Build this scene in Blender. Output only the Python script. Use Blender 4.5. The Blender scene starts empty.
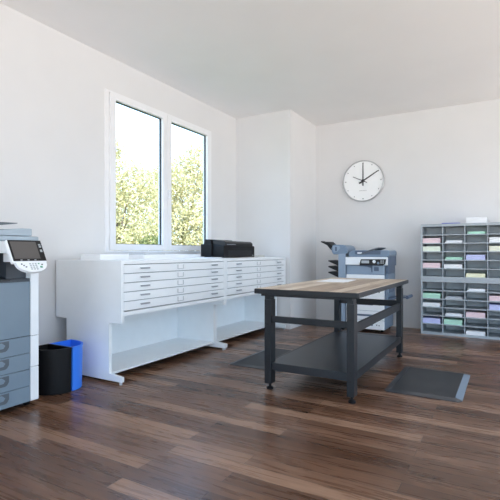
import bpy, bmesh, math, random
from mathutils import Vector, Matrix
C = bpy.context.scene.collection
random.seed(11)
PI = math.pi

# ------------------------------------------------------------------ materials
def mat(name, col, rough=.5, metal=0., spec=.5, var=0., scale=8., bump=0., bscale=60., coat=0., stretch=None):
    m = bpy.data.materials.new(name); m.use_nodes = True
    nt = m.node_tree; b = nt.nodes['Principled BSDF']
    b.inputs['Roughness'].default_value = rough
    b.inputs['Metallic'].default_value = metal
    b.inputs['Specular IOR Level'].default_value = spec
    b.inputs['Coat Weight'].default_value = coat
    tc = nt.nodes.new('ShaderNodeTexCoord')
    mp = nt.nodes.new('ShaderNodeMapping'); nt.links.new(tc.outputs['Object'], mp.inputs[0])
    if stretch: mp.inputs['Scale'].default_value = stretch
    n = nt.nodes.new('ShaderNodeTexNoise'); n.inputs['Scale'].default_value = scale; n.inputs['Detail'].default_value = 5
    nt.links.new(mp.outputs[0], n.inputs['Vector'])
    r = nt.nodes.new('ShaderNodeValToRGB')
    v = max(var, .015)
    r.color_ramp.elements[0].position = .3; r.color_ramp.elements[1].position = .7
    r.color_ramp.elements[0].color = tuple(c * (1 - v) for c in col) + (1,)
    r.color_ramp.elements[1].color = tuple(min(1, c * (1 + v)) for c in col) + (1,)
    nt.links.new(n.outputs['Fac'], r.inputs[0]); nt.links.new(r.outputs[0], b.inputs['Base Color'])
    if bump:
        n2 = nt.nodes.new('ShaderNodeTexNoise'); n2.inputs['Scale'].default_value = bscale
        nt.links.new(tc.outputs['Object'], n2.inputs['Vector'])
        bp = nt.nodes.new('ShaderNodeBump'); bp.inputs['Strength'].default_value = bump; bp.inputs['Distance'].default_value = .002
        nt.links.new(n2.outputs['Fac'], bp.inputs['Height']); nt.links.new(bp.outputs[0], b.inputs['Normal'])
    return m

def wood_mat(name, c_dark, c_mid, c_light, bw, bh, rough, rot=0., knots=False, mortar=(.02, .014, .01), msize=.0015, grain=.55):
    m = bpy.data.materials.new(name); m.use_nodes = True
    nt = m.node_tree; L = nt.links.new; b = nt.nodes['Principled BSDF']; b.inputs['Specular IOR Level'].default_value = .38
    tc = nt.nodes.new('ShaderNodeTexCoord')
    mp = nt.nodes.new('ShaderNodeMapping'); mp.inputs['Rotation'].default_value = (0, 0, rot)
    L(tc.outputs['Object'], mp.inputs[0])
    br = nt.nodes.new('ShaderNodeTexBrick'); L(mp.outputs[0], br.inputs['Vector'])
    br.offset = .37; br.offset_frequency = 2; br.squash = 1
    br.inputs['Color1'].default_value = (0, 0, 0, 1); br.inputs['Color2'].default_value = (1, 1, 1, 1); br.inputs['Mortar'].default_value = (.5, .5, .5, 1)
    br.inputs['Scale'].default_value = 1; br.inputs['Mortar Size'].default_value = msize; br.inputs['Mortar Smooth'].default_value = .1
    br.inputs['Brick Width'].default_value = bw; br.inputs['Row Height'].default_value = bh
    g = nt.nodes.new('ShaderNodeMapping'); g.inputs['Scale'].default_value = (1.2, 16, 1); L(mp.outputs[0], g.inputs[0])
    ad = nt.nodes.new('ShaderNodeVectorMath'); ad.operation = 'MULTIPLY_ADD'
    L(br.outputs['Color'], ad.inputs[0]); ad.inputs[1].default_value = (7, 3, 5); L(g.outputs[0], ad.inputs[2])
    n = nt.nodes.new('ShaderNodeTexNoise'); n.inputs['Scale'].default_value = 2.2; n.inputs['Detail'].default_value = 8; n.inputs['Distortion'].default_value = .6
    L(ad.outputs[0], n.inputs['Vector'])
    mx = nt.nodes.new('ShaderNodeMix'); mx.data_type = 'FLOAT'; mx.inputs[0].default_value = grain
    sp = nt.nodes.new('ShaderNodeSeparateColor'); L(br.outputs['Color'], sp.inputs[0])
    L(sp.outputs[0], mx.inputs[2]); L(n.outputs['Fac'], mx.inputs[3])
    r = nt.nodes.new('ShaderNodeValToRGB'); e = r.color_ramp.elements
    e[0].position = .2; e[0].color = c_dark + (1,); e[1].position = .8; e[1].color = c_light + (1,)
    k = r.color_ramp.elements.new(.5); k.color = c_mid + (1,)
    L(mx.outputs[0], r.inputs[0])
    last = r.outputs[0]
    if knots:
        kn = nt.nodes.new('ShaderNodeMapping'); kn.inputs['Scale'].default_value = (2.6, 5.2, 1); L(mp.outputs[0], kn.inputs[0])
        vo = nt.nodes.new('ShaderNodeTexVoronoi'); vo.inputs['Scale'].default_value = 1; L(kn.outputs[0], vo.inputs['Vector'])
        kr = nt.nodes.new('ShaderNodeValToRGB'); kr.color_ramp.elements[0].position = .05; kr.color_ramp.elements[1].position = .17
        kr.color_ramp.elements[0].color = (.8, .8, .8, 1); kr.color_ramp.elements[1].color = (0, 0, 0, 1)
        L(vo.outputs['Distance'], kr.inputs[0])
        m3 = nt.nodes.new('ShaderNodeMix'); m3.data_type = 'RGBA'; L(kr.outputs[0], m3.inputs[0]); L(last, m3.inputs[6]); m3.inputs[7].default_value = (.2, .11, .06, 1)
        last = m3.outputs[2]
    m2 = nt.nodes.new('ShaderNodeMix'); m2.data_type = 'RGBA'; L(br.outputs['Fac'], m2.inputs[0]); L(last, m2.inputs[6]); m2.inputs[7].default_value = mortar + (1,)
    L(m2.outputs[2], b.inputs['Base Color'])
    rr = nt.nodes.new('ShaderNodeMapRange'); rr.inputs[3].default_value = rough - .07; rr.inputs[4].default_value = rough + .1
    L(n.outputs['Fac'], rr.inputs[0]); L(rr.outputs[0], b.inputs['Roughness'])
    bp = nt.nodes.new('ShaderNodeBump'); bp.inputs['Strength'].default_value = .25; bp.inputs['Distance'].default_value = .002
    L(mx.outputs[0], bp.inputs['Height']); L(bp.outputs[0], b.inputs['Normal'])
    return m

M = {}
M['wall'] = mat('wall_paint', (.745, .74, .74), .85, var=.01, scale=2, bump=.05, bscale=220)
M['ceil'] = mat('ceiling_paint', (.87, .86, .85), .9, var=.01, scale=1.5)
M['floor'] = wood_mat('dark_wood_floor', (.055, .022, .011), (.155, .077, .044), (.34, .20, .128), 1.3, .115, .27)
M['top'] = wood_mat('bench_wood', (.22, .13, .075), (.52, .40, .285), (.80, .70, .575), 1.9, .11, .42, rot=PI / 2, knots=True, mortar=(.2, .13, .08), msize=.001, grain=.6)
M['pvc'] = mat('white_window_plastic', (.86, .86, .87), .35)
M['gasket'] = mat('dark_gasket', (.012, .014, .02), .5)
M['cab'] = mat('white_powder_coat', (.91, .945, .965), .38, bump=.04, bscale=300)
M['cabgap'] = mat('cabinet_shadow_gap_steel', (.30, .33, .36), .5)
M['chrome'] = mat('satin_pull', (.42, .45, .49), .3, metal=.7)
M['steel'] = mat('charcoal_steel', (.013, .0155, .019), .42, var=.05, bump=.05, bscale=400, spec=.4)
M['shelfst'] = mat('charcoal_shelf_steel', (.020, .023, .028), .36, var=.05, spec=.45)
M['black'] = mat('black_plastic', (.006, .006, .007), .45, spec=.25)
M['blackg'] = mat('black_satin_plastic', (.014, .014, .016), .3, spec=.35)
M['blackm'] = mat('matt_black', (.01, .01, .011), .7)
M['blue'] = mat('blue_plastic', (.045, .24, .95), .35)
M['rubber'] = mat('dark_grey_rubber', (.026, .029, .034), .5, var=.06, bump=.3, bscale=90)
M['rubbere'] = mat('mat_edge_rubber', (.040, .045, .054), .3, spec=.6)
M['strip'] = mat('edge_sheen', (.20, .26, .33), .3)  # pale colour stands in for reflected light on the mat's right bevel
M['cwhite'] = mat('copier_white', (.92, .95, .97), .35)
M['cblue'] = mat('copier_blue_grey', (.19, .26, .35), .38)
M['nblue'] = mat('near_copier_grey_blue', (.20, .265, .325), .38)
M['nblue2'] = mat('near_copier_dark_grey', (.055, .065, .08), .45)
M['nlight'] = mat('near_copier_pale_grey', (.38, .45, .51), .38)
M['cblue2'] = mat('copier_dark_blue_grey', (.10, .14, .21), .4)
M['clight'] = mat('copier_pale_blue', (.30, .38, .48), .38)
M['screen'] = mat('unlit_screen', (.115, .105, .10), .3)
M['key'] = mat('key_grey', (.5, .53, .55), .4)
M['green'] = mat('key_green', (.12, .4, .27), .4)
M['keyd'] = mat('key_dark', (.10, .12, .14), .4)
M['sorter'] = mat('grey_powder_coat', (.42, .465, .50), .42)
M['sorterin'] = mat('grey_sorter_inside', (.80, .83, .84), .5)
M['paper'] = mat('white_paper', (.95, .96, .96), .8)
M['alu'] = mat('brushed_clock_rim', (.50, .50, .51), .35, metal=.6)
M['dial'] = mat('clock_dial', (.95, .96, .96), .5)
M['hand'] = mat('clock_hand', (.02, .02, .025), .4)
M['tick'] = mat('clock_tick', (.35, .35, .36), .5)
PAP = {'pink': (.95, .74, .77), 'cream': (.95, .95, .78), 'green': (.55, .88, .70), 'lavender': (.62, .66, .97), 'white': (.93, .95, .97),
       'palegreen': (.88, .95, .80), 'yellow': (.95, .94, .68), 'blue': (.16, .18, .62), 'grey': (.55, .57, .60), 'beige': (.6, .58, .54)}
for k, c in PAP.items(): M['p_' + k] = mat('paper_' + k, c, .8, var=.03, scale=3, stretch=(1, 1, 60))

def glass_mat():
    m = bpy.data.materials.new('clear_glass'); m.use_nodes = True; nt = m.node_tree
    for n in list(nt.nodes): nt.nodes.remove(n)
    o = nt.nodes.new('ShaderNodeOutputMaterial'); mx = nt.nodes.new('ShaderNodeMixShader')
    t = nt.nodes.new('ShaderNodeBsdfTransparent'); t.inputs[0].default_value = (.97, .985, .98, 1)
    g = nt.nodes.new('ShaderNodeBsdfGlossy'); g.inputs['Roughness'].default_value = .02
    f = nt.nodes.new('ShaderNodeLayerWeight'); f.inputs[0].default_value = .5
    pw = nt.nodes.new('ShaderNodeMath'); pw.operation = 'POWER'; pw.inputs[1].default_value = 5; nt.links.new(f.outputs['Facing'], pw.inputs[0])
    ml = nt.nodes.new('ShaderNodeMath'); ml.operation = 'MULTIPLY_ADD'; ml.inputs[1].default_value = .7; ml.inputs[2].default_value = .03; nt.links.new(pw.outputs[0], ml.inputs[0])
    nt.links.new(ml.outputs[0], mx.inputs[0]); nt.links.new(t.outputs[0], mx.inputs[1]); nt.links.new(g.outputs[0], mx.inputs[2]); nt.links.new(mx.outputs[0], o.inputs[0])
    return m
M['glass'] = glass_mat()

def leaf_mat(name, c1, c2):
    m = bpy.data.materials.new(name); m.use_nodes = True; nt = m.node_tree; b = nt.nodes['Principled BSDF']
    tc = nt.nodes.new('ShaderNodeTexCoord'); n = nt.nodes.new('ShaderNodeTexNoise'); n.inputs['Scale'].default_value = 5
    nt.links.new(tc.outputs['Object'], n.inputs['Vector'])
    r = nt.nodes.new('ShaderNodeValToRGB'); r.color_ramp.elements[0].position = .35; r.color_ramp.elements[1].position = .65
    r.color_ramp.elements[0].color = c1 + (1,); r.color_ramp.elements[1].color = c2 + (1,)
    nt.links.new(n.outputs['Fac'], r.inputs[0]); nt.links.new(r.outputs[0], b.inputs['Base Color'])
    b.inputs['Roughness'].default_value = .55; b.inputs['Specular IOR Level'].default_value = .2
    tr = nt.nodes.new('ShaderNodeBsdfTranslucent'); nt.links.new(r.outputs[0], tr.inputs[0])
    mx = nt.nodes.new('ShaderNodeMixShader'); mx.inputs[0].default_value = .3
    nt.links.new(b.outputs[0], mx.inputs[1]); nt.links.new(tr.outputs[0], mx.inputs[2])
    nt.links.new(mx.outputs[0], nt.nodes['Material Output'].inputs[0])
    return m
M['leaf'] = leaf_mat('yellow_green_leaves', (.36, .33, .14), (.72, .65, .40))
M['leafd'] = leaf_mat('green_leaves', (.12, .14, .05), (.26, .28, .10))
M['bark'] = mat('bark', (.09, .065, .045), .9, var=.3, bump=.5)
M['grass'] = mat('lawn', (.16, .2, .06), .95, var=.3, scale=3)

# ------------------------------------------------------------------ mesh builder (world coordinates)
class MB:
    def __init__(s): s.bm = bmesh.new()
    def _bev(s, vs, bev, seg=2):
        if bev:
            es = {e for v in vs for e in v.link_edges}
            bmesh.ops.bevel(s.bm, geom=list(es), offset=bev, segments=seg, affect='EDGES', profile=.6)
    def box(s, x0, x1, y0, y1, z0, z1, bev=0., seg=2):
        vs = [s.bm.verts.new((x, y, z)) for x in (x0, x1) for y in (y0, y1) for z in (z0, z1)]
        for f in ((0, 1, 3, 2), (4, 6, 7, 5), (0, 4, 5, 1), (2, 3, 7, 6), (0, 2, 6, 4), (1, 5, 7, 3)): s.bm.faces.new([vs[i] for i in f])
        s._bev(vs, bev, seg); return s
    def prism(s, pts, axis, a0, a1, bev=0., seg=2):
        """outline pts (u,v) extruded along axis; x:(y,z) y:(x,z) z:(x,y)"""
        def P(u, v, a): return {'x': (a, u, v), 'y': (u, a, v), 'z': (u, v, a)}[axis]
        A = [s.bm.verts.new(P(u, v, a0)) for u, v in pts]; B = [s.bm.verts.new(P(u, v, a1)) for u, v in pts]
        n = len(pts)
        s.bm.faces.new(A); s.bm.faces.new(B[::-1])
        for i in range(n): s.bm.faces.new([A[i], B[i], B[(i + 1) % n], A[(i + 1) % n]])
        s._bev(A + B, bev, seg); return s
    def cyl(s, p0, p1, r0, r1=None, n=20, caps=True):
        r1 = r0 if r1 is None else r1
        p0 = Vector(p0); p1 = Vector(p1); d = (p1 - p0).normalized()
        a = d.orthogonal().normalized(); b = d.cross(a)
        A = [s.bm.verts.new(p0 + r0 * (a * math.cos(t * 2 * PI / n) + b * math.sin(t * 2 * PI / n))) for t in range(n)]
        B = [s.bm.verts.new(p1 + r1 * (a * math.cos(t * 2 * PI / n) + b * math.sin(t * 2 * PI / n))) for t in range(n)]
        for i in range(n): s.bm.faces.new([A[i], A[(i + 1) % n], B[(i + 1) % n], B[i]])
        if caps: s.bm.faces.new(A[::-1]); s.bm.faces.new(B)
        return s
    def quad(s, *p):
        s.bm.faces.new([s.bm.verts.new(q) for q in p]); return s
    def slab(s, O, U, V, N, u0, u1, v0, v1, n0, n1, bev=0.):
        O, U, V, N = map(Vector, (O, U, V, N))
        vs = [s.bm.verts.new(O + U * u + V * v + N * n) for u in (u0, u1) for v in (v0, v1) for n in (n0, n1)]
        for f in ((0, 1, 3, 2), (4, 6, 7, 5), (0, 4, 5, 1), (2, 3, 7, 6), (0, 2, 6, 4), (1, 5, 7, 3)): s.bm.faces.new([vs[i] for i in f])
        s._bev(vs, bev); return s
    def lathe(s, prof, c, n=64, axis='y'):
        rows = []
        for r, h in prof:
            rows.append([s.bm.verts.new({'y': (c[0] + r * math.cos(t * 2 * PI / n), c[1] + h, c[2] + r * math.sin(t * 2 * PI / n)),
                                         'z': (c[0] + r * math.cos(t * 2 * PI / n), c[1] + r * math.sin(t * 2 * PI / n), c[2] + h)}[axis]) for t in range(n)])
        for k in range(len(rows) - 1):
            for i in range(n): s.bm.faces.new([rows[k][i], rows[k][(i + 1) % n], rows[k + 1][(i + 1) % n], rows[k + 1][i]])
        return s
    def build(s, name, m, parent=None, smooth=False, loc=None):
        bmesh.ops.recalc_face_normals(s.bm, faces=s.bm.faces[:])
        off = Vector((0, 0, 0))
        p = parent
        while p is not None: off += p.location; p = p.parent
        if loc is not None: off = Vector(loc)
        bmesh.ops.translate(s.bm, verts=s.bm.verts[:], vec=-off)
        me = bpy.data.meshes.new(name); s.bm.to_mesh(me); s.bm.free()
        if smooth:
            for f in me.polygons: f.use_smooth = True
        o = bpy.data.objects.new(name, me); C.objects.link(o); me.materials.append(m)
        if parent is not None: o.parent = parent
        elif loc is not None: o.location = loc
        if smooth: 
            try: me.set_sharp_from_angle(angle=math.radians(35))
            except Exception: pass
        return o

def tag(o, label, cat, group=None):
    o['label'] = label; o['category'] = cat
    if group: o['group'] = group
    return o
def thing(name, label, cat, loc, group=None):
    o = bpy.data.objects.new(name, None); C.objects.link(o); o.location = loc; o.empty_display_size = .1
    return tag(o, label, cat, group)
def struct(o): o['kind'] = 'structure'; return o
def kids(o): return [c for c in C.objects if c.parent == o]
def copy_tree(o, parent=None):
    c = o.copy(); C.objects.link(c); c.parent = parent
    for ch in kids(o): copy_tree(ch, c)
    return c

# ------------------------------------------------------------------ room
XL, YF, XC, YC, H = -3.95, 7.463, -2.955, 6.375, 3.443
XR, YB = 3.3, -2.6
fl = struct(MB().box(XL - .3, XR + .3, YB - .3, YF + .3, -.15, 0).build('floor', M['floor']))
struct(MB().box(XL - .3, XR + .3, YB - .3, YF + .3, H, H + .2).build('ceiling', M['ceil']))
wy0, wy1, wz0, wz1 = 3.553, 5.635, 1.207, 3.055
w = MB()
w.box(XL - .09, XL, YB - .3, wy0, 0, H); w.box(XL - .09, XL, wy1, YF + .3, 0, H)
w.box(XL - .09, XL, wy0, wy1, 0, wz0); w.box(XL - .09, XL, wy0, wy1, wz1, H)
struct(w.build('wall_left', M['wall']))
struct(MB().box(XL, XR + .3, YF, YF + .3, 0, H).build('wall_far', M['wall']))
struct(MB().box(XL, XC, YC, YF, 0, H).build('wall_pier', M['wall']))
# unseen right and rear walls; windows made this large to add fill light
def holed(axis, a0, a1, u0, u1, holes, z0, z1):
    m = MB(); f = (lambda p, q, r, s_: m.box(a0, a1, p, q, r, s_)) if axis == 'x' else (lambda p, q, r, s_: m.box(p, q, a0, a1, r, s_))
    cur = u0
    for h0, h1 in holes:
        f(cur, h0, 0, H); f(h0, h1, 0, z0); f(h0, h1, z1, H); cur = h1
    f(cur, u1, 0, H); return m
RH = [(-2.3, .8), (.95, 4.05), (4.2, 7.2)]
struct(holed('x', XR, XR + .3, YB - .3, YF, RH, .08, 3.3).build('wall_right', M['wall']))
BH = [(-3.6, -.45), (-.2, 3.0)]
struct(holed('y', YB - .3, YB, XL, XR, BH, .08, 3.3).build('wall_rear', M['wall']))

def casement(name, axis, pos, u0, u1, z0, z1, sgn):
    """plain two sash window; axis 'x' = plane of constant x; sgn = direction into the room"""
    r = bpy.data.objects.new(name, None); C.objects.link(r); struct(r)
    um = (u0 + u1) / 2
    r.location = (pos, um, z0) if axis == 'x' else (um, pos, z0)
    def bx(m, a0, a1, p, q, c, d, bev=0.):
        a0, a1 = sorted((pos + sgn * a0, pos + sgn * a1))
        return m.box(a0, a1, p, q, c, d, bev) if axis == 'x' else m.box(p, q, a0, a1, c, d, bev)
    f = .056; s = .082
    m = MB()
    bx(m, -.07, .012, u0, u0 + f, z0, z1, .003); bx(m, -.07, .012, u1 - f + .014, u1, z0, z1, .003)
    bx(m, -.07, .012, u0 + f, u1 - f + .014, z0, z0 + .02, .002); bx(m, -.07, .012, u0 + f, u1 - f + .014, z1 - .02, z1, .002)
    m.build('window_frame', M['pvc'], r)
    for k, (a, b) in enumerate(((u0 + f + .003, um - .002), (um + .002, u1 - f + .011))):
        m = MB(); zz0, zz1 = z0 + .023, z1 - .023
        bx(m, -.055, .03, a, a + s, zz0, zz1, .004); bx(m, -.055, .03, b - s, b, zz0, zz1, .004)
        bx(m, -.055, .03, a + s, b - s, zz0, zz0 + s - .012, .004); bx(m, -.055, .03, a + s, b - s, zz1 - s + .012, zz1, .004)
        so = m.build('sash', M['pvc'], r)
        g = MB(); c, d = zz0 + s - .012, zz1 - s + .012; e = .006
        bx(g, -.03, -.004, a + s, a + s + e, c, d); bx(g, -.03, -.004, b - s - e, b - s, c, d)
        bx(g, -.03, -.004, a + s + e, b - s - e, c, c + e); bx(g, -.03, -.004, a + s + e, b - s - e, d - e, d)
        g.build('gasket', M['gasket'], so)
        p = MB(); bx(p, -.021, -.015, a + s + e, b - s - e, c + e, d - e); p.build('pane', M['glass'], so)
    if name == 'window_1':
        hz = 2.02
        m = MB(); bx(m, .03, .042, um - .013, um + .017, hz - .035, hz + .035, .004); bx(m, .042, .065, um - .006, um + .008, hz - .008, hz + .008)
        bx(m, .06, .075, um - .009, um + .011, hz - .11, hz + .01, .004); m.build('window_handle', M['pvc'], r)
        for hz in (z0 + .10, z1 - .14):
            MB().cyl((pos + .036, u0 + f, hz - .05), (pos + .036, u0 + f, hz + .05), .009, n=12).build('hinge', M['pvc'], r, True)
    return r
casement('window_1', 'x', XL, wy0, wy1, wz0, wz1, 1)
n = 2  # windows from here on are unseen, enlarged to brighten ceiling and walls
for a, b in RH: casement('window_%d' % n, 'x', XR, a, b, .08, 3.3, -1); n += 1
for a, b in BH: casement('window_%d' % n, 'y', YB, a, b, .08, 3.3, 1); n += 1

# ------------------------------------------------------------------ flat file cabinets
XF = -3.02
def flat_file():
    y0, y1 = 2.908, 4.622; t = thing('flat_file_cabinet', 'white flat file cabinet with its end panel facing the black and blue bins', 'cabinet', (-3.45, (y0 + y1) / 2, 0), 'white flat file cabinets under the window')
    prof = [(-3.925, 1.128), (XF, 1.128), (XF, .558), (-3.178, .558), (-3.178, .088), (XF + .007, .072), (XF + .007, .026), (-3.765, .026), (-3.765, .558), (-3.925, .558)]
    for a, b in ((y0, y0 + .030), (y1 - .030, y1)):
        MB().prism(prof, 'y', a, b, .0025).build('side_panel', M['cab'], t)
    m = MB(); m.box(-3.925, XF + .002, y0 + .031, y1 - .031, 1.094, 1.128, .002)
    m.build('top_panel', M['cab'], t)
    m = MB(); m.box(-3.92, XF - .02, y0 + .031, y1 - .031, .664, 1.09); m.build('carcass', M['cabgap'], t)
    MB().box(-3.92, XF - .001, y0 + .031, y1 - .031, .622, .66, .002).build('bottom_rail', M['cab'], t)
    MB().box(-3.765, -3.745, y0 + .031, y1 - .031, .09, .62).build('back_panel', M['cab'], t)
    MB().box(-3.744, -3.176, y0 + .031, y1 - .031, .072, .09, .002).build('bottom_shelf', M['cab'], t)
    zs = [1.088, 1.005, .92, .836, .75, .664]
    for i in range(5):
        zt, zb = zs[i] , zs[i + 1] + .0065
        d = MB().box(XF - .019, XF + .001, y0 + .036, y1 - .036, zb, zt - .001, .0025).build('drawer', M['cab'], t)
        zm = (zt + zb) / 2 + .004
        for yc in (3.205, 4.372):
            h = MB(); h.box(XF + .0, XF + .018, yc - .062, yc + .062, zm + .004, zm + .0075, .001); h.box(XF + .013, XF + .018, yc - .062, yc + .062, zm - .007, zm + .006, .001)
            h.build('handle', M['chrome'], d)
        h = MB()
        for q in (-1, 1): h.box(XF, XF + .005, 3.748 + q * .045 - .004, 3.748 + q * .045 + .004, zm - .024, zm + .02)
        h.box(XF, XF + .005, 3.703, 3.793, zm - .027, zm - .022)
        h.build('label_holder', M['key'], d)
        MB().box(XF, XF + .002, 3.708, 3.788, zm - .022, zm + .018).build('label_card', M['p_white'], d)
    for yy in (y0 + .015, y1 - .015):
        for xx in (XF - .02, -3.72):
            MB().cyl((xx, yy, 0), (xx, yy, .03), .014, n=14).build('foot', M['key'], t, True)
    return t
ff = flat_file()
f2 = copy_tree(ff); f2.location.y += 1.72
f2['label'] = 'white flat file cabinet with the black printer on top, next to the wall pier'

# ------------------------------------------------------------------ paper
def paper_stack(name, label, x0, x1, y0, y1, z, h, col, group=None, jit=.006, layers=None, cat='paper'):
    m = MB(); k = layers or max(1, int(h / .014)); dz = h / k
    for i in range(k):
        a, b = random.uniform(-jit, jit), random.uniform(-jit, jit)
        m.box(x0 + a, x1 + a, y0 + b, y1 + b, z + i * dz, z + (i + 1) * dz - .0006)
    return tag(m.build(name, M['p_' + col], loc=((x0 + x1) / 2, (y0 + y1) / 2, z)), label, cat, group)
CT = 1.1285
G = 'paper stacks on the flat file cabinets'
paper_stack('paper_stack', 'thick white paper stack on the cabinet corner nearest the copier', -3.66, -3.385, 2.99, 3.36, CT, .055, 'white', G, .003)
paper_stack('paper_stack', 'wide white paper stack on cabinet under the left sash, carrying a small pile', -3.72, -3.36, 3.56, 4.22, CT, .05, 'white', G, .003)
paper_stack('paper_stack', 'small grey pile lying on top of the wide white stack below the window', -3.70, -3.45, 3.68, 4.0, CT + .05, .014, 'grey', G, .003)
paper_stack('paper_stack', 'white paper stack under the right window sash, left of the printer', -3.74, -3.48, 4.36, 4.72, CT, .05, 'white', G, .003)
paper_stack('paper_stack', 'thin loose sheets on the cabinet just left of the black printer', -3.46, -3.22, 4.56, 4.84, CT, .012, 'white', G, .006, 2)
bk = paper_stack('paper_stack', 'small white paper pile right of the black printer on the cabinet', -3.62, -3.42, 5.86, 6.02, CT, .035, 'white', G, .004)
paper_stack('paper_stack', 'beige paper pile at the far end of the cabinet top by the pier', -3.60, -3.36, 6.06, 6.28, CT, .03, 'beige', G, .004)

# ------------------------------------------------------------------ black printer on cabinet
def printer():
    x0, x1, y0, y1, z = -3.56, -3.215, 4.88, 5.70, CT
    t = thing('inkjet_printer', 'wide black inkjet printer sitting on the far flat file cabinet', 'printer', ((x0 + x1) / 2, (y0 + y1) / 2, z))
    MB().box(x0 + .02, x1, y0 + .01, y1, z + .006, z + .165, .012, 3).build('body', M['black'], t)
    MB().prism([(x0 + .10, z + .160), (x1 - .004, z + .160), (x1 - .004, z + .20), (x1 - .03, z + .225), (x0 + .14, z + .238), (x0 + .10, z + .225)], 'y', y0 + .06, y1 - .05, .008, 2).build('top_cover', M['blackg'], t)
    MB().prism([(x0, z + .03), (x0 + .12, z + .03), (x0 + .12, z + .245), (x0 + .03, z + .252), (x0, z + .2)], 'y', y0 + .03, y1 - .25, .008, 2).build('rear_feeder', M['black'], t)
    MB().box(x0 - .015, x0 + .16, y0 - .015, y0 + .02, z + .02, z + .185, .008).build('side_cover', M['black'], t)
    MB().box(x1 - .004, x1 + .004, y0 + .10, y1 - .10, z + .03, z + .10, .002).build('paper_tray', M['blackg'], t)
    MB().box(x1 - .006, x1 + .001, y0 + .08, y0 + .30, z + .176, z + .186, .001).build('glint_strip', M['chrome'], t)  # highlight line on the glossy cover, modelled as a thin bright strip
    MB().box(x1, x1 + .0015, y1 - .075, y1 - .035, z + .03, z + .038).build('badge', M['key'], t)
printer()

# ------------------------------------------------------------------ bins
def bin_(name, label, sgn, yflat, m, cat='bin'):
    cx, a, b, hgt = -3.565, .312, .225, .383
    t = thing(name, label, cat, (cx + a / 2, yflat + sgn * b / 2, 0), 'quarter round waste bins')
    def ring(s, off):
        pts = [(cx + off, yflat + sgn * off)]
        N = 22
        for i in range(N + 1):
            th = i / N * PI / 2
            pts.append((cx + off * 0 + (a * s - off) * abs(math.cos(th)) ** .85, yflat + sgn * ((b * s - off) * abs(math.sin(th)) ** .85)))
        # flat side stays flat: push the apex edge in by off
        return [(max(x, cx + off), (max(y, yflat + off) if sgn > 0 else min(y, yflat - off))) for x, y in pts]
    bm = MB(); q = bm.bm
    lev = [(ring(.985, .002), .004), (ring(1, 0), hgt), (ring(1, .007), hgt), (ring(.985, .009), .016)]
    rows = [[q.verts.new((x, y, z)) for x, y in r] for r, z in lev]
    nn = len(rows[0])
    for k in range(3):
        for i in range(nn):
            q.faces.new([rows[k][i], rows[k][(i + 1) % nn], rows[k + 1][(i + 1) % nn], rows[k + 1][i]])
    q.faces.new(rows[0]); q.faces.new(rows[3])
    bm.build('body', m, t, True)
    rb = MB(); q = rb.bm
    lev = [(ring(1.012, 0), hgt - .012), (ring(1.012, 0), hgt + .002), (ring(1, .009), hgt + .002), (ring(1, .009), hgt - .012)]
    rows = [[q.verts.new((x, y, z)) for x, y in r] for r, z in lev]
    for k in range(4):
        for i in range(nn):
            q.faces.new([rows[k][i], rows[k][(i + 1) % nn], rows[(k + 1) % 4][(i + 1) % nn], rows[(k + 1) % 4][i]])
    rb.build('rim', m, t, True)
bin_('waste_bin', 'black quarter-round plastic waste bin beside the near copier', -1, 2.562, M['black'])
bin_('waste_bin', 'blue plastic recycling bin between the black bin and white cabinet', 1, 2.576, M['blue'])

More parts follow.
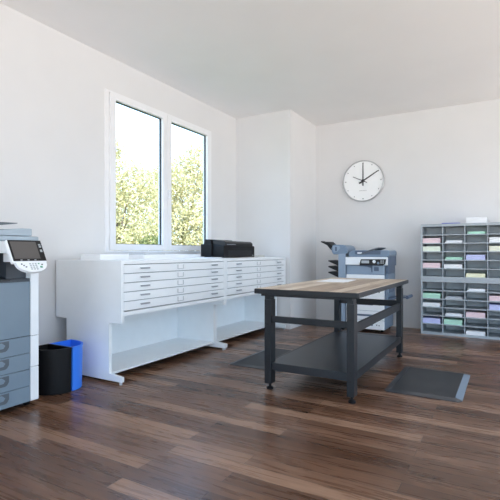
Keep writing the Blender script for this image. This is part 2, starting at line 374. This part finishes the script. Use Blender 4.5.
# ------------------------------------------------------------------ near copier (front faces +x)
def near_copier():
    X = -3.22; y0, y1 = 1.50, 2.228
    t = thing('office_copier', 'large blue-grey and white copier at the left edge with tilted screen', 'copier', (-3.5, 1.87, 0), 'floor-standing copiers')
    MB().box(-3.78, X - .012, y0, y1 - .004, .045, 1.0, .006).build('body', M['nblue2'], t)
    for yy in (y0 + .06, y1 - .06):
        for xx in (-3.72, X - .07): MB().cyl((xx, yy - .015, .024), (xx, yy + .015, .024), .024, n=16).build('caster', M['black'], t, True)
    # right-hand white column
    c = MB(); ycol = 2.160
    c.box(X - .15, X + .002, ycol, y1, .553, 1.20, .004)
    c.box(X - .15, X + .002, ycol, y1, .310, .549, .004)
    c.box(X - .15, X + .002, ycol, y1, .045, .306, .004)
    c.build('front_column', M['cwhite'], t)
    # front door
    MB().box(X - .03, X, y0 + .004, ycol - .004, .556, .975, .006).build('front_door', M['nblue'], t)
    zz = [(.423, .551), (.297, .419), (.168, .293), (.045, .164)]
    for a, b in zz:
        d = MB().box(X - .03, X, y0 + .004, ycol - .004, a, b, .004).build('paper_drawer', M['nblue'], t)
        hy1 = 1.985; hb = b - .01
        m = MB(); pts = [(hy1 - .34, hb), (hy1, hb), (hy1, hb - .045), (hy1 - .015, hb - .068), (hy1 - .03, hb - .075), (hy1 - .34, hb - .075)]
        m.prism(pts, 'x', X - .004, X + .002, .0)
        h = m.build('handle_recess', M['keyd'], d)
        m = MB(); pts = [(hy1 - .33, hb - .008), (hy1 - .055, hb - .008), (hy1 - .03, hb - .03), (hy1 - .045, hb - .05), (hy1 - .33, hb - .058)]
        m.prism(pts, 'x', X + .0015, X + .006, .001); m.build('grip', M['nblue'], d)
    # output cavity
    MB().box(-3.78, -3.55, y0, ycol, 1.0, 1.20, .004).build('output_back', M['nblue2'], t)
    MB().box(-3.55, X - .02, y0, y0 + .03, 1.0, 1.20).build('output_side', M['nblue2'], t)
    MB().prism([(-3.55, .99), (X - .01, .985), (X - .01, .995), (-3.55, 1.05)], 'y', y0 + .03, 2.0).build('output_tray', M['blackg'], t)
    MB().box(-3.55, X - .06, 2.0, ycol, 1.0, 1.19).build('output_housing', M['nblue2'], t)
    # scanner
    MB().box(-3.8, X + .012, y0 - .02, 2.205, 1.195, 1.285, .01).build('scanner_front', M['cwhite'], t)
    MB().box(-3.81, X + .02, y0 - .03, y1 - .012, 1.287, 1.325, .01).build('scanner_glass_frame', M['nlight'], t)
    lid = MB().prism([(y0, 1.328), (2.165, 1.328), (2.165, 1.385), (2.08, 1.385), (1.93, 1.368), (y0, 1.365)], 'x', -3.78, X + .01, .006).build('document_feeder', M['nlight'], t)
    MB().box(-3.7, X - .02, y0 + .02, 1.96, 1.366, 1.372).build('feeder_slot', M['blackm'], lid)
    MB().box(-3.66, X - .06, 1.86, 1.95, 1.371, 1.412, .006).build('feeder_hinge', M['nblue'], lid)
    MB().prism([(y0 + .1, 1.385), (1.95, 1.405), (2.065, 1.421), (2.068, 1.427), (1.9, 1.426), (y0 + .1, 1.408)], 'x', -3.70, X - .02, .003).build('input_tray', M['keyd'], lid)
    # control panel
    O = Vector((-3.125, 1.902, 1.293)); U = Vector((0, 1, 0)); V = Vector((.088, 0, -.168)).normalized(); N = V.cross(U) * -1
    if N.x < 0: N = -N
    W, Hh = .272, .187
    p = MB().slab(O, U, V, N, 0, W, 0, Hh, -.03, 0, .008).build('control_panel', M['cwhite'], t)
    MB().slab(O, U, V, N, .008, W - .002, .003, Hh - .012, 0, .004, .002).build('bezel', M['blackg'], p)
    MB().slab(O, U, V, N, .022, W - .048, .016, Hh - .03, .0035, .0055).build('screen', M['screen'], p)
    for k, (a, b) in enumerate(((.035, .012), (.052, .012), (.082, .02))):
        MB().slab(O, U, V, N, W - .032, W - .014, a + .0, a + b, .004, .0065, .001).build('side_key', M['key'], p)
    for k in range(3):
        MB().slab(O, U, V, N, .06 + k * .055, .075 + k * .055, Hh - .022, Hh - .016, .004, .006).build('status_light', M['key'], p)
    # keypad: rounded fan below the screen
    K = MB(); q = K.bm; top = []; 
    O2 = O + V * (Hh - .004); V2 = Vector((.55, 0, -.83)).normalized(); N2 = Vector((.83, 0, .55))
    ptsk = [(.02, 0)] + [(.142 + .122 * -math.cos(th), .085 * math.sin(th) ** .8) for th in [i / 16 * PI for i in range(1, 16)]] + [(.265, 0)]
    A = [q.verts.new(O2 + U * u + V2 * v) for u, v in ptsk]; B = [q.verts.new(O2 + U * u + V2 * v - N2 * .022) for u, v in ptsk]
    q.faces.new(A); q.faces.new(B[::-1])
    for i in range(len(A)): q.faces.new([A[i], B[i], B[(i + 1) % len(A)], A[(i + 1) % len(A)]])
    kp = K.build('keypad', M['cwhite'], t)
    for r in range(4):
        for c_ in range(3):
            MB().slab(O2, U, V2, N2, .12 + c_ * .022, .132 + c_ * .022, .012 + r * .015, .021 + r * .015, 0, .004, .001).build('key', M['key'], kp)
    for k in range(3): MB().slab(O2, U, V2, N2, .055 + k * .014, .065 + k * .014, .014 + k * .012, .022 + k * .012, 0, .004).build('key', M['keyd'], kp)
    MB().slab(O2, U, V2, N2, .198, .216, .038, .052, 0, .004, .001).build('start_key', M['green'], kp)
    MB().slab(O2, U, V2, N2, .215, .226, .02, .029, 0, .004, .001).build('stop_key', M['keyd'], kp)
    MB().slab(O2, U, V2, N2, .19, .20, .012, .02, 0, .004, .001).build('clear_key', M['green'], kp)
    MB().box(X - .05, -3.09, 1.97, 2.13, 1.13, 1.24, .006).build('panel_arm', M['cwhite'], t)
near_copier()

# ------------------------------------------------------------------ far copier (front faces -y)
def far_copier():
    Y = 6.7
    t = thing('office_copier', 'small pale blue copier with side sorter trays behind the workbench', 'copier', (-1.88, 7.0, 0), 'floor-standing copiers')
    MB().box(-2.16, -1.58, Y + .012, 7.28, .05, .875, .008).build('body', M['cblue'], t)
    for xx in (-2.11, -1.63):
        for yy in (Y + .07, 7.22): MB().cyl((xx - .014, yy, .026), (xx + .014, yy, .026), .026, n=16).build('caster', M['black'], t, True)
    zz = [(.052, .187), (.192, .325), (.33, .50), (.505, .70)]
    for i, (a, b) in enumerate(zz):
        d = MB().box(-2.158, -1.582, Y - .008, Y + .012, a, b, .006).build('paper_drawer', M['cwhite'], t)
        zc = (a + b) / 2 + (.0 if i < 2 else .01)
        MB().box(-1.99, -1.75, Y - .0095, Y - .004, zc - .014, zc + .016, .003).build('handle_recess', M['cblue2'], d)
        for k in range(2): MB().box(-1.70 + k * .035, -1.685 + k * .035, Y - .010, Y - .006, zc - .005 - k * .006, zc + .01 - k * .006).build('size_mark', M['keyd'], d)
    MB().box(-2.158, -1.582, Y - .008, Y + .012, .705, .868, .008).build('front_door', M['cwhite'], t)
    # output recess
    r = MB().box(-2.17, -1.76, Y + .04, 7.25, .875, 1.01, .004).build('output_section', M['clight'], t)
    MB().prism([(-2.14, 1.008), (-1.765, 1.008), (-1.765, .905), (-1.782, .905), (-1.79, .97), (-1.85, .99), (-2.0, 1.0)], 'y', Y + .034, Y + .045).build('output_slot', M['cblue2'], r)
    c = MB().box(-1.76, -1.585, Y + .005, 7.25, .875, 1.01, .004).build('output_column', M['clight'], t)
    MB().box(-1.735, -1.665, Y + .0, Y + .01, .925, .985, .002).build('status_panel', M['cblue2'], c)
    # scanner and control panel
    s = MB().box(-2.172, -1.535, Y - .01, 7.25, 1.012, 1.132, .01, 3).build('scanner', M['cwhite'], t)
    MB().box(-1.545, -1.525, Y + .012, 7.24, 1.0, 1.15, .006).build('scanner_side', M['cblue2'], s)
    p = MB().prism([(-1.925, 1.10), (-1.552, 1.103), (-1.567, 1.03), (-1.60, 1.008), (-1.945, 1.008), (-1.945, 1.03)], 'y', Y - .03, Y - .008, .004).build('control_panel', M['blackg'], t)
    MB().box(-1.915, -1.80, Y - .034, Y - .028, 1.04, 1.082, .002).build('screen', M['key'], p)
    MB().cyl((-1.725, Y - .036, 1.066), (-1.725, Y - .028, 1.066), .024, n=24).build('dial_key', M['cwhite'], p, True)
    MB().cyl((-1.665, Y - .036, 1.045), (-1.665, Y - .028, 1.045), .018, n=24).build('dial_key', M['cblue'], p, True)
    for k in range(4): MB().box(-1.632 + (k % 2) * .03, -1.612 + (k % 2) * .03, Y - .034, Y - .028, 1.04 + (k // 2) * .028, 1.055 + (k // 2) * .028).build('key', M['key'], p)
    # document feeder
    f = MB().prism([(-2.13, 1.134), (-1.53, 1.134), (-1.515, 1.16), (-1.515, 1.215), (-1.54, 1.236), (-2.06, 1.236), (-2.13, 1.2)], 'y', Y + .02, 7.22, .008).build('document_feeder', M['cblue'], t)
    MB().box(-2.03, -1.64, Y + .012, Y + .03, 1.172, 1.228, .004).build('feeder_slot', M['cblue2'], f)
    MB().box(-1.99, -1.92, Y + .008, Y + .014, 1.182, 1.205, .002).build('feeder_latch', M['cwhite'], f)
    MB().prism([(-1.945, 1.178), (-1.93, 1.172), (-1.66, 1.262), (-1.655, 1.278), (-1.70, 1.272), (-1.80, 1.24)], 'y', Y - .01, 7.1, .003).build('document_tray', M['keyd'], f)
    # right hand side
    MB().box(-1.575, -1.535, Y + .06, 7.2, .885, 1.0, .004).build('side_column', M['cblue2'], t)
    sd = MB().box(-1.578, -1.545, Y + .04, 7.25, .34, .882, .008).build('side_door', M['cblue'], t)
    MB().box(-1.545, -1.535, Y + .12, 7.15, .60, .78, .003).build('bypass_door', M['cblue2'], sd)
    b = MB(); b.prism([(-1.56, .50), (-1.29, .535), (-1.29, .553), (-1.56, .53)], 'y', Y + .08, 7.1, .003); b.build('bypass_tray', M['cblue2'], t)
    MB().cyl((-1.275, Y + .08, .545), (-1.275, 7.1, .545), .024, n=18).build('tray_end', M['cblue2'], t, True)
    # sorter on the left
    tw = MB(); tw.box(-2.288, -2.176, Y + .0, 7.15, .10, 1.19, .008); tw.build('sorter_tower', M['clight'], t)
    MB().box(-2.2, -2.17, Y - .006, Y + .02, .70, 1.185, .004).build('tower_trim', M['clight'], t)
    for yy in (Y + .06, 7.09): MB().cyl((-2.246, yy, .05), (-2.218, yy, .05), .05, n=16).build('caster', M['black'], t, True)
    head = [(-2.385, 1.20), (-2.36, 1.17), (-2.29, 1.185), (-2.14, 1.185), (-2.14, 1.26), (-2.165, 1.30), (-2.21, 1.318), (-2.34, 1.325), (-2.38, 1.31), (-2.398, 1.26)]
    h = MB().prism(head, 'y', Y - .005, 7.12, .006).build('sorter_head', M['cblue'], t)
    MB().prism([(-2.372, 1.30), (-2.36, 1.20), (-2.30, 1.215), (-2.262, 1.26), (-2.27, 1.305)], 'y', Y - .012, Y - .002, .002).build('head_end_cap', M['clight'], h)
    MB().box(-2.335, -2.305, Y - .016, Y - .008, 1.225, 1.29, .002).build('head_latch', M['cblue2'], h)
    MB().prism([(-2.40, 1.235), (-2.385, 1.30), (-2.47, 1.372), (-2.50, 1.362), (-2.49, 1.335)], 'y', Y + .0, 7.0, .004).build('top_tray', M['blackm'], h)
    MB().prism([(-2.475, 1.31), (-2.47, 1.345), (-2.585, 1.385), (-2.60, 1.37)], 'y', Y + .05, 6.9, .004).build('tray_extension', M['blackm'], h)
    for zc in (1.035, .945, .855):
        MB().prism([(-2.288, zc - .045), (-2.288, zc + .035), (-2.455, zc + .045), (-2.46, zc + .028)], 'y', Y + .02, 7.05, .003).build('sorter_tray', M['blackm'], t)
far_copier()

# ------------------------------------------------------------------ workbench
def bench():
    x0, x1, y0, y1, zt = -1.93, -1.012, 3.42, 5.42, .886
    t = thing('workbench', 'black steel workbench with brown wooden top and lower shelf', 'workbench', ((x0 + x1) / 2, (y0 + y1) / 2, 0))
    MB().box(x0 + .012, x1 - .004, y0 + .012, y1 - .012, zt - .03, zt, .002).build('worktop', M['top'], t)
    e = MB()
    e.box(x0, x1, y0 - .004, y0 + .011, zt - .045, zt - .0015, .006, 3); e.box(x0, x1, y1 - .011, y1 + .004, zt - .045, zt - .0015, .006, 3)
    e.box(x0 - .004, x0 + .011, y0, y1, zt - .045, zt - .0015, .006, 3); e.box(x1 - .003, x1 + .009, y0, y1, zt - .042, zt - .0015, .004, 3)
    e.build('edge_trim', M['steel'], t)
    ap = MB(); ap.box(x0 + .05, x1 - .05, y0 + .03, y0 + .07, zt - .065, zt - .031); ap.box(x0 + .05, x1 - .05, y1 - .07, y1 - .03, zt - .065, zt - .031)
    ap.box(x0 + .09, x0 + .12, y0 + .07, y1 - .07, zt - .065, zt - .031); ap.box(x1 - .12, x1 - .09, y0 + .07, y1 - .07, zt - .065, zt - .031)
    ap.build('top_frame', M['steel'], t)
    lx = [(-1.853, -1.79), (-1.113, -1.052)]; ly = [(3.46, 3.55), (5.27, 5.36)]
    for a, b in lx:
        for c, d in ly:
            L = MB().box(a, b, c, d, .055, .79, .004, 2).build('leg', M['steel'], t)
            MB().box(a + .002, b - .006, c + .002, d - .01, .79, .854, .002).build('inner_tube', M['steel'], L)
            xm, ym = (a + b) / 2, (c + d) / 2
            f = MB(); f.cyl((xm, ym, .02), (xm, ym, .056), .012, n=14); f.cyl((xm, ym, 0), (xm, ym, .012), .030, n=20); f.cyl((xm, ym, .012), (xm, ym, .024), .030, .018, n=20)
            f.build('levelling_foot', M['black'], L, True)
            if c < 4:
                for zb in (.175, .25, .575, .665) :
                    MB().cyl((xm, c - .004, zb), (xm, c + .001, zb), .008, n=12).build('bolt', M['blackm'], L, True)
    m = MB(); m.box(-1.79, -1.113, 3.475, 3.505, .592, .646, .004); m.build('front_rail', M['steel'], t)
    MB().box(-1.79, -1.113, 5.315, 5.345, .578, .648, .004).build('rear_rail', M['steel'], t)
    for x in (-1.098,): MB().box(x, x + .03, 3.55, 5.27, .545, .62, .004).build('side_rail', M['steel'], t)
    MB().box(-1.845, -1.06, 3.552, 5.268, .228, .236).build('lower_shelf', M['shelfst'], t)
    m = MB(); m.box(-1.79, -1.113, 3.478, 3.56, .172, .239, .004); m.box(-1.79, -1.113, 5.26, 5.34, .172, .239, .004)
    m.box(-1.845, -1.83, 3.552, 5.268, .172, .239, .003); m.box(-1.075, -1.06, 3.552, 5.268, .172, .239, .003)
    m.build('shelf_frame', M['shelfst'], t)
bench()
m = MB()
for k, (cx_, cy_, a_) in enumerate(((-1.655, 4.80, .02), (-1.645, 4.815, .10))):
    ca, sa = math.cos(a_), math.sin(a_); z = .8865 + k * .0012
    pts = [(cx_ + ca * u - sa * v, cy_ + sa * u + ca * v) for u, v in ((-.155, -.24), (.155, -.24), (.155, .24), (-.155, .24))]
    m.prism(pts, 'z', z, z + .001)
tag(m.build('paper_sheet', M['paper'], loc=(-1.655, 4.8, .8865)), 'white paper sheets lying on the wooden workbench top', 'paper')

# ------------------------------------------------------------------ floor mats
def floor_mat(label, x0, x1, y0, y1, strip=False):
    t = thing('floor_mat', label, 'mat', ((x0 + x1) / 2, (y0 + y1) / 2, 0), 'anti-fatigue mats by the workbench')
    i = .055; h = .017; c = .03
    def corners(a, cc): return [(x0 + a + cc, y0 + a), (x1 - a - cc, y0 + a), (x1 - a, y0 + a + cc), (x1 - a, y1 - a - cc), (x1 - a - cc, y1 - a), (x0 + a + cc, y1 - a), (x0 + a, y1 - a - cc), (x0 + a, y0 + a + cc)]
    MB().prism(corners(i, .004), 'z', .001, h, .0).build('mat_surface', M['rubber'], t)
    m = MB(); q = m.bm
    A = [q.verts.new((x, y, .001)) for x, y in corners(0, c)]; A2 = [q.verts.new((x, y, .005)) for x, y in corners(0, c)]
    B = [q.verts.new((x, y, h)) for x, y in corners(i, .004)]; B0 = [q.verts.new((x, y, .001)) for x, y in corners(i, .004)]
    for r0, r1 in ((A, A2), (A2, B), (B, B0), (B0, A)):
        for k in range(8): q.faces.new([r0[k], r0[(k + 1) % 8], r1[(k + 1) % 8], r1[k]])
    m.build('bevelled_border', M['rubbere'], t)
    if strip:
        m = MB(); q = m.bm  # reflection on the right bevel, put into the colour of a thin overlay
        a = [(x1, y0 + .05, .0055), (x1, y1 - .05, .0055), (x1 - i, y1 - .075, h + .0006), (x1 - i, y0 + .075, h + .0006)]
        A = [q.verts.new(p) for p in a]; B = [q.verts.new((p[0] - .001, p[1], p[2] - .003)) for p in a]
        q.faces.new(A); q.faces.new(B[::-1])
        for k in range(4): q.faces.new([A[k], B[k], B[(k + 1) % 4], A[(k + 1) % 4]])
        m.build('sheen_strip', M['strip'], t)['label'] = 'pale blue-grey sheen painted along the bevelled edge'
floor_mat('dark grey rubber floor mat with a painted pale sheen, right of the workbench', -.938, -.32, 3.93, 4.885, True)
floor_mat('dark grey rubber floor mat left of the workbench, partly under its shelf', -2.605, -1.955, 4.03, 5.0)

# ------------------------------------------------------------------ wall clock
def clock():
    cx, y, cz, R = -2.107, YF, 2.40, .345
    t = thing('wall_clock', 'round white wall clock with black hands and silver rim', 'clock', (cx, y, cz))
    MB().lathe([(0, -.003), (R * .97, -.003), (R, -.008), (R, -.045), (R - .006, -.05), (R - .014, -.05), (R - .018, -.03)], (cx, y, cz), 72).build('rim', M['alu'], t, True)
    MB().lathe([(0, -.032), (R - .016, -.032), (R - .016, -.026), (0, -.026)], (cx, y, cz), 72).build('dial', M['dial'], t)
    for k in range(12):
        a = k * PI / 6; r = R * .86
        MB().cyl((cx + r * math.sin(a), y - .0345, cz + r * math.cos(a)), (cx + r * math.sin(a), y - .032, cz + r * math.cos(a)), .009 if k % 3 else .011, n=12).build('hour_mark', M['tick'], t)
    def hand(name, ang, l, back, w0, w1, d):
        m = MB(); a = math.radians(ang); U = Vector((math.sin(a), 0, math.cos(a))); W = Vector((math.cos(a), 0, -math.sin(a))); o = Vector((cx, y - d, cz))
        pts = [o - U * back - W * w0, o + U * l - W * w1, o + U * l + W * w1, o - U * back + W * w0]
        q = m.bm; A = [q.verts.new(p) for p in pts]; B = [q.verts.new(p + Vector((0, .002, 0))) for p in pts]
        q.faces.new(A); q.faces.new(B[::-1])
        for i in range(4): q.faces.new([A[i], B[i], B[(i + 1) % 4], A[(i + 1) % 4]])
        return m.build(name, M['hand'], t)
    hand('minute_hand', 0, R * .88, .08, .011, .006, .038)
    hand('hour_hand', 59, R * .88, .075, .013, .007, .041)
    hand('second_hand', -65, R * .54, .075, .006, .004, .044)
    MB().cyl((cx, y - .048, cz), (cx, y - .032, cz), .026, n=20).build('hub', M['hand'], t, True)
    for k in range(7): MB().box(cx - .062 + k * .018, cx - .051 + k * .018, y - .0335, y - .032, cz - .166, cz - .157).build('lettering', M['tick'], t)
clock()

# ------------------------------------------------------------------ mail sorters
SX, SY, SP, NC = -1.125, 7.015, .29, 4
def sorter(z0, zb, zt, z1, label):
    W = SX + SP * NC + .016
    t = thing('mail_sorter', label, 'mail sorter', ((SX + W) / 2, SY + .19, z0), 'literature sorters against the far wall')
    for a, b in ((SX, SX + .022), (W - .022, W)): MB().box(a, b, SY, 7.41, z0, z1, .002).build('side_panel', M['sorter'], t)
    MB().box(SX + .022, W - .022, SY, 7.41, zt, z1, .002).build('top_panel', M['sorter'], t)
    MB().box(SX + .022, W - .022, SY, 7.41, z0, zb, .002).build('base_panel', M['sorter'], t)
    MB().box(SX + .022, W - .022, 7.40, 7.408, zb, zt).build('back_panel', M['sorterin'], t)
    for k in range(1, NC): x = SX + .008 + k * SP; MB().box(x - .005, x + .005, SY + .002, 7.40, zb, zt).build('divider', M['sorter'], t)
    p = (zt - zb) / 6
    for r in range(1, 6):
        z = zb + r * p
        for k in range(NC):
            a = SX + .008 + k * SP + (.0055 if k else .0145); b = SX + .008 + (k + 1) * SP - (.0055 if k < NC - 1 else .0145)
            MB().box(a, b, SY, 7.40, z - .004, z + .004).build('shelf', M['sorter'], t)
            MB().box(a, b, SY - .003, SY + .002, z - .009, z + .005).build('shelf_lip', M['sorter'], kids(t)[-1])
    return p
p_ = sorter(0, .036, .770, .809, 'grey steel mail sorter standing on the floor, lower of the two')
sorter(.8095, .850, 1.580, 1.618, 'grey steel mail sorter stacked on top of the other sorter')
P6 = .734 / 6
rows_u = {0: {2: ('green', 1)}, 1: {0: ('pink', 3), 1: ('white', 1), 3: ('white', 3)}, 2: {0: ('palegreen', 3), 3: ('cream', 3)},
          3: {1: ('green', 1), 2: ('lavender', 3)}, 4: {0: ('pink', 3), 1: ('white', 2)}, 5: {2: ('yellow', 2)}}
rows_l = {0: {2: ('white', 1)}, 1: {0: ('green', 3), 1: ('grey', 1), 3: ('pink', 3)}, 2: {0: ('white', 2), 3: ('lavender', 3)},
          3: {1: ('white', 1), 2: ('pink', 3)}, 4: {0: ('lavender', 3), 1: ('green', 3)}, 5: {2: ('white', 2)}}
ordn = ['top', 'second', 'third', 'fourth', 'fifth', 'bottom']; cn = ['left', 'second', 'third', 'fourth']
for nm, rows, zt, zb in (('upper', rows_u, 1.580, .850), ('lower', rows_l, .770, .036)):
    pit = (zt - zb) / 6
    for r, dct in rows.items():
        z = zt - (r + 1) * pit + (.0045 if r < 5 else .0006)
        for c, (col, th) in dct.items():
            xa = SX + .008 + c * SP
            g = 'paper stacks in the mail sorters'
            lab = '%s paper stack in the %s row, %s column of the %s mail sorter' % ({'palegreen': 'pale green', 'grey': 'greyish white', 'lavender': 'lavender blue'}.get(col, col), ordn[r], cn[c], nm)
            if th == 1:
                m = MB()
                m.box(xa + .03, xa + .255, SY + .03, SY + .31, z, z + .016)
                m.prism([(xa + .05, SY + .02), (xa + .27, SY + .05), (xa + .262, SY + .32), (xa + .04, SY + .30)], 'z', z + .0165, z + .028)
                m.box(xa + .035, xa + .25, SY + .05, SY + .3, z + .0285, z + .036)
                tag(m.build('paper_stack', M['p_' + col], loc=(xa + .14, SY + .16, z)), lab, 'paper', g)
            else:
                paper_stack('paper_stack', lab, xa + .018, xa + .258, SY + .015, SY + .31, z, .072 if th == 3 else .055, col, g, .002)
m = MB(); m.prism([(-.86, 7.06), (-.61, 7.08), (-.62, 7.34), (-.85, 7.33)], 'z', 1.6185, 1.623); m.prism([(-.84, 7.05), (-.60, 7.10), (-.63, 7.33), (-.86, 7.31)], 'z', 1.6235, 1.632)
tag(m.build('paper_stack', M['p_blue'], loc=(-.73, 7.2, 1.6185)), 'thin blue papers lying on top of the upper mail sorter', 'paper', 'papers on the sorter top')
paper_stack('paper_stack', 'thick white paper stack on top of the upper mail sorter', -.52, -.265, 7.06, 7.35, 1.6185, .082, 'white', 'papers on the sorter top', .002)

# ------------------------------------------------------------------ outside the left window
struct(MB().box(-45, XL - .31, -20, 45, -.5, -.3).build('ground', M['grass']))
def tree(name, label, x, y, blobs, leafmat, n_leaf, size, trunk_h):
    t = thing(name, label, 'tree', (x, y, -.3), 'trees outside the window')
    tr = MB(); tr.cyl((x, y, -.3), (x + .05, y + .05, trunk_h), .09, .05, n=10)
    for bx, by, bz, r in blobs: tr.cyl((x + .05, y + .05, trunk_h * .6), (x + bx * .8, y + by * .8, bz), .045, .012, n=7)
    tr.build('trunk', M['bark'], t, True)
    V = []; F = []
    base = Vector((x, y, -.3))
    for k in range(n_leaf):
        bx, by, bz, r = random.choice(blobs)
        while True:
            d = Vector((random.gauss(0, 1), random.gauss(0, 1), random.gauss(0, 1)))
            if d.length > .1: break
        d.normalize()
        rad = r * random.uniform(.70, 1.06)
        # lumpy clumps
        lump = 1 + .16 * math.sin(d.x * 7 + bx * 3) * math.sin(d.y * 6 + by) * math.sin(d.z * 8 + bz * 2)
        c0 = Vector((x + bx, y + by, bz)) + d * rad * lump
        for j in range(3):
            c = c0 + Vector((random.gauss(0, .05), random.gauss(0, .05), random.gauss(0, .05)))
            nrm = (d + Vector((random.gauss(0, .7), random.gauss(0, .7), random.gauss(0, .7) + .3))).normalized()
            a = nrm.orthogonal().normalized(); a = Matrix.Rotation(random.uniform(0, 2 * PI), 3, nrm) @ a; b = nrm.cross(a)
            s = size * random.uniform(.7, 1.35)
            i = len(V)
            V += [tuple(c - a * s - base), tuple(c + b * s * .45 + nrm * s * .12 - base), tuple(c + a * s - base), tuple(c - b * s * .45 + nrm * s * .12 - base)]
            F.append((i, i + 1, i + 2, i + 3))
    me = bpy.data.meshes.new('foliage'); me.from_pydata(V, [], F); me.materials.append(leafmat)
    o = bpy.data.objects.new('foliage', me); C.objects.link(o); o.parent = t
random.seed(4)
tree('garden_tree', 'leafy yellow-green tree seen through the left sash', -10.6, 9.9, [(0, 0, 3.5, .95), (-.3, -.3, 4.3, .7), (-.8, -.8, 3.9, .8), (-.9, -.9, 3.0, .8), (.5, .3, 2.3, .9), (.3, .7, 1.5, 1.0), (-.4, .4, 1.2, 1.0), (-.7, -.5, 1.9, .9), (.6, -.5, 1.1, .9), (.2, .7, 3.3, .75), (0, .3, .4, .9)], M['leaf'], 6500, .05, 2.2)
tree('garden_tree', 'taller leafy tree seen through the right sash', -11.2, 14.0, [(0, 0, 4.2, 1.05), (.6, .7, 4.8, .95), (-.7, -.4, 3.7, 1.0), (0, .3, 3.0, 1.1), (.2, -.3, .8, 1.1), (.2, -.5, 1.9, 1.2), (-.2, .7, 1.5, 1.2), (.9, .2, 2.2, 1.0), (-.9, -.9, 1.9, 1.0)], M['leaf'], 7000, .055, 2.6)
tree('garden_shrub', 'dark green shrub low behind the middle of the window', -7.6, 8.1, [(0, 0, .3, .4), (.2, .2, .6, .4), (-.2, -.2, .5, .35), (0, .1, 1.0, .35), (0, .2, 1.35, .28)], M['leafd'], 700, .045, 1.0)
tree('garden_tree', 'broad green tree furthest behind the other trees outside', -16.4, 17.3, [(0, 0, 3.6, 1.7), (-1.2, -1.2, 3.4, 1.5), (1.3, 1.3, 4.4, 1.5), (-2.2, -2.0, 2.2, 1.4), (0, 0, 1.0, 1.5)], M['leaf'], 5200, .08, 2.0)
tree('garden_tree', 'leafy tree nearest the left edge of the window', -13.6, 10.0, [(0, 0, 3.7, 1.0), (-.6, -.6, 2.9, 1.0), (-.4, .4, 1.4, 1.1), (.3, .2, 4.3, .8)], M['leaf'], 3600, .055, 2.0)
# ------------------------------------------------------------------ light
wd = bpy.data.worlds.new('World'); bpy.context.scene.world = wd; wd.use_nodes = True
nt = wd.node_tree; bg = nt.nodes['Background']
tc = nt.nodes.new('ShaderNodeTexCoord'); sx = nt.nodes.new('ShaderNodeSeparateXYZ'); rp = nt.nodes.new('ShaderNodeValToRGB')
nt.links.new(tc.outputs['Generated'], sx.inputs[0])
mr = nt.nodes.new('ShaderNodeMapRange'); mr.inputs[1].default_value = -1; mr.inputs[2].default_value = 1
nt.links.new(sx.outputs[2], mr.inputs[0]); nt.links.new(mr.outputs[0], rp.inputs[0]); nt.links.new(rp.outputs[0], bg.inputs[0])
e = rp.color_ramp.elements; e[0].position = .46; e[0].color = (1, .945, .92, 1); e[1].position = .8; e[1].color = (.24, .48, .86, 1)
k = e.new(.52); k.color = (.55, .69, .84, 1)
bg.inputs[1].default_value = 4.2
sun = bpy.data.lights.new('sun', 'SUN'); sun.energy = 10; sun.angle = math.radians(1.5); sun.color = (1, .97, .92)
so = bpy.data.objects.new('sun', sun); C.objects.link(so)
so.rotation_euler = Vector((-.62, .42, -.70)).to_track_quat('-Z', 'Y').to_euler()
def portal(loc, tgt, sx_, sy_):
    l = bpy.data.lights.new('window_portal', 'AREA'); l.shape = 'RECTANGLE'; l.size = sx_; l.size_y = sy_; l.cycles.is_portal = True
    o = bpy.data.objects.new('window_portal', l); C.objects.link(o); o.location = loc
    o.rotation_euler = Vector(tgt).to_track_quat('-Z', 'Z' if False else 'Y').to_euler()
portal((XL - .10, (wy0 + wy1) / 2, (wz0 + wz1) / 2), (1, 0, 0), wy1 - wy0, wz1 - wz0)
for a, b in RH: portal((XR + .15, (a + b) / 2, 1.69), (-1, 0, 0), b - a, 3.22)
for a, b in BH: portal(((a + b) / 2, YB - .15, 1.69), (0, 1, 0), b - a, 3.22)

# ------------------------------------------------------------------ camera
cam = bpy.data.cameras.new('camera'); co = bpy.data.objects.new('camera', cam); C.objects.link(co)
cam.sensor_fit = 'HORIZONTAL'; cam.sensor_width = 36; cam.lens = 36 * 447.13 / 500
cam.shift_y = (252.6 - 250) / 500
co.location = (0, 0, 1.2); co.rotation_euler = (PI / 2, 0, math.radians(30.017))
cam.clip_start = .05
sc = bpy.context.scene; sc.camera = co
sc.view_settings.view_transform = 'Standard'; sc.view_settings.look = 'None'; sc.view_settings.gamma = 1; sc.view_settings.use_curve_mapping = False
sc.view_settings.exposure = 0.2
sc.cycles.max_bounces = 14; sc.cycles.diffuse_bounces = 8; sc.cycles.sample_clamp_indirect = 8; sc.cycles.use_denoising = True
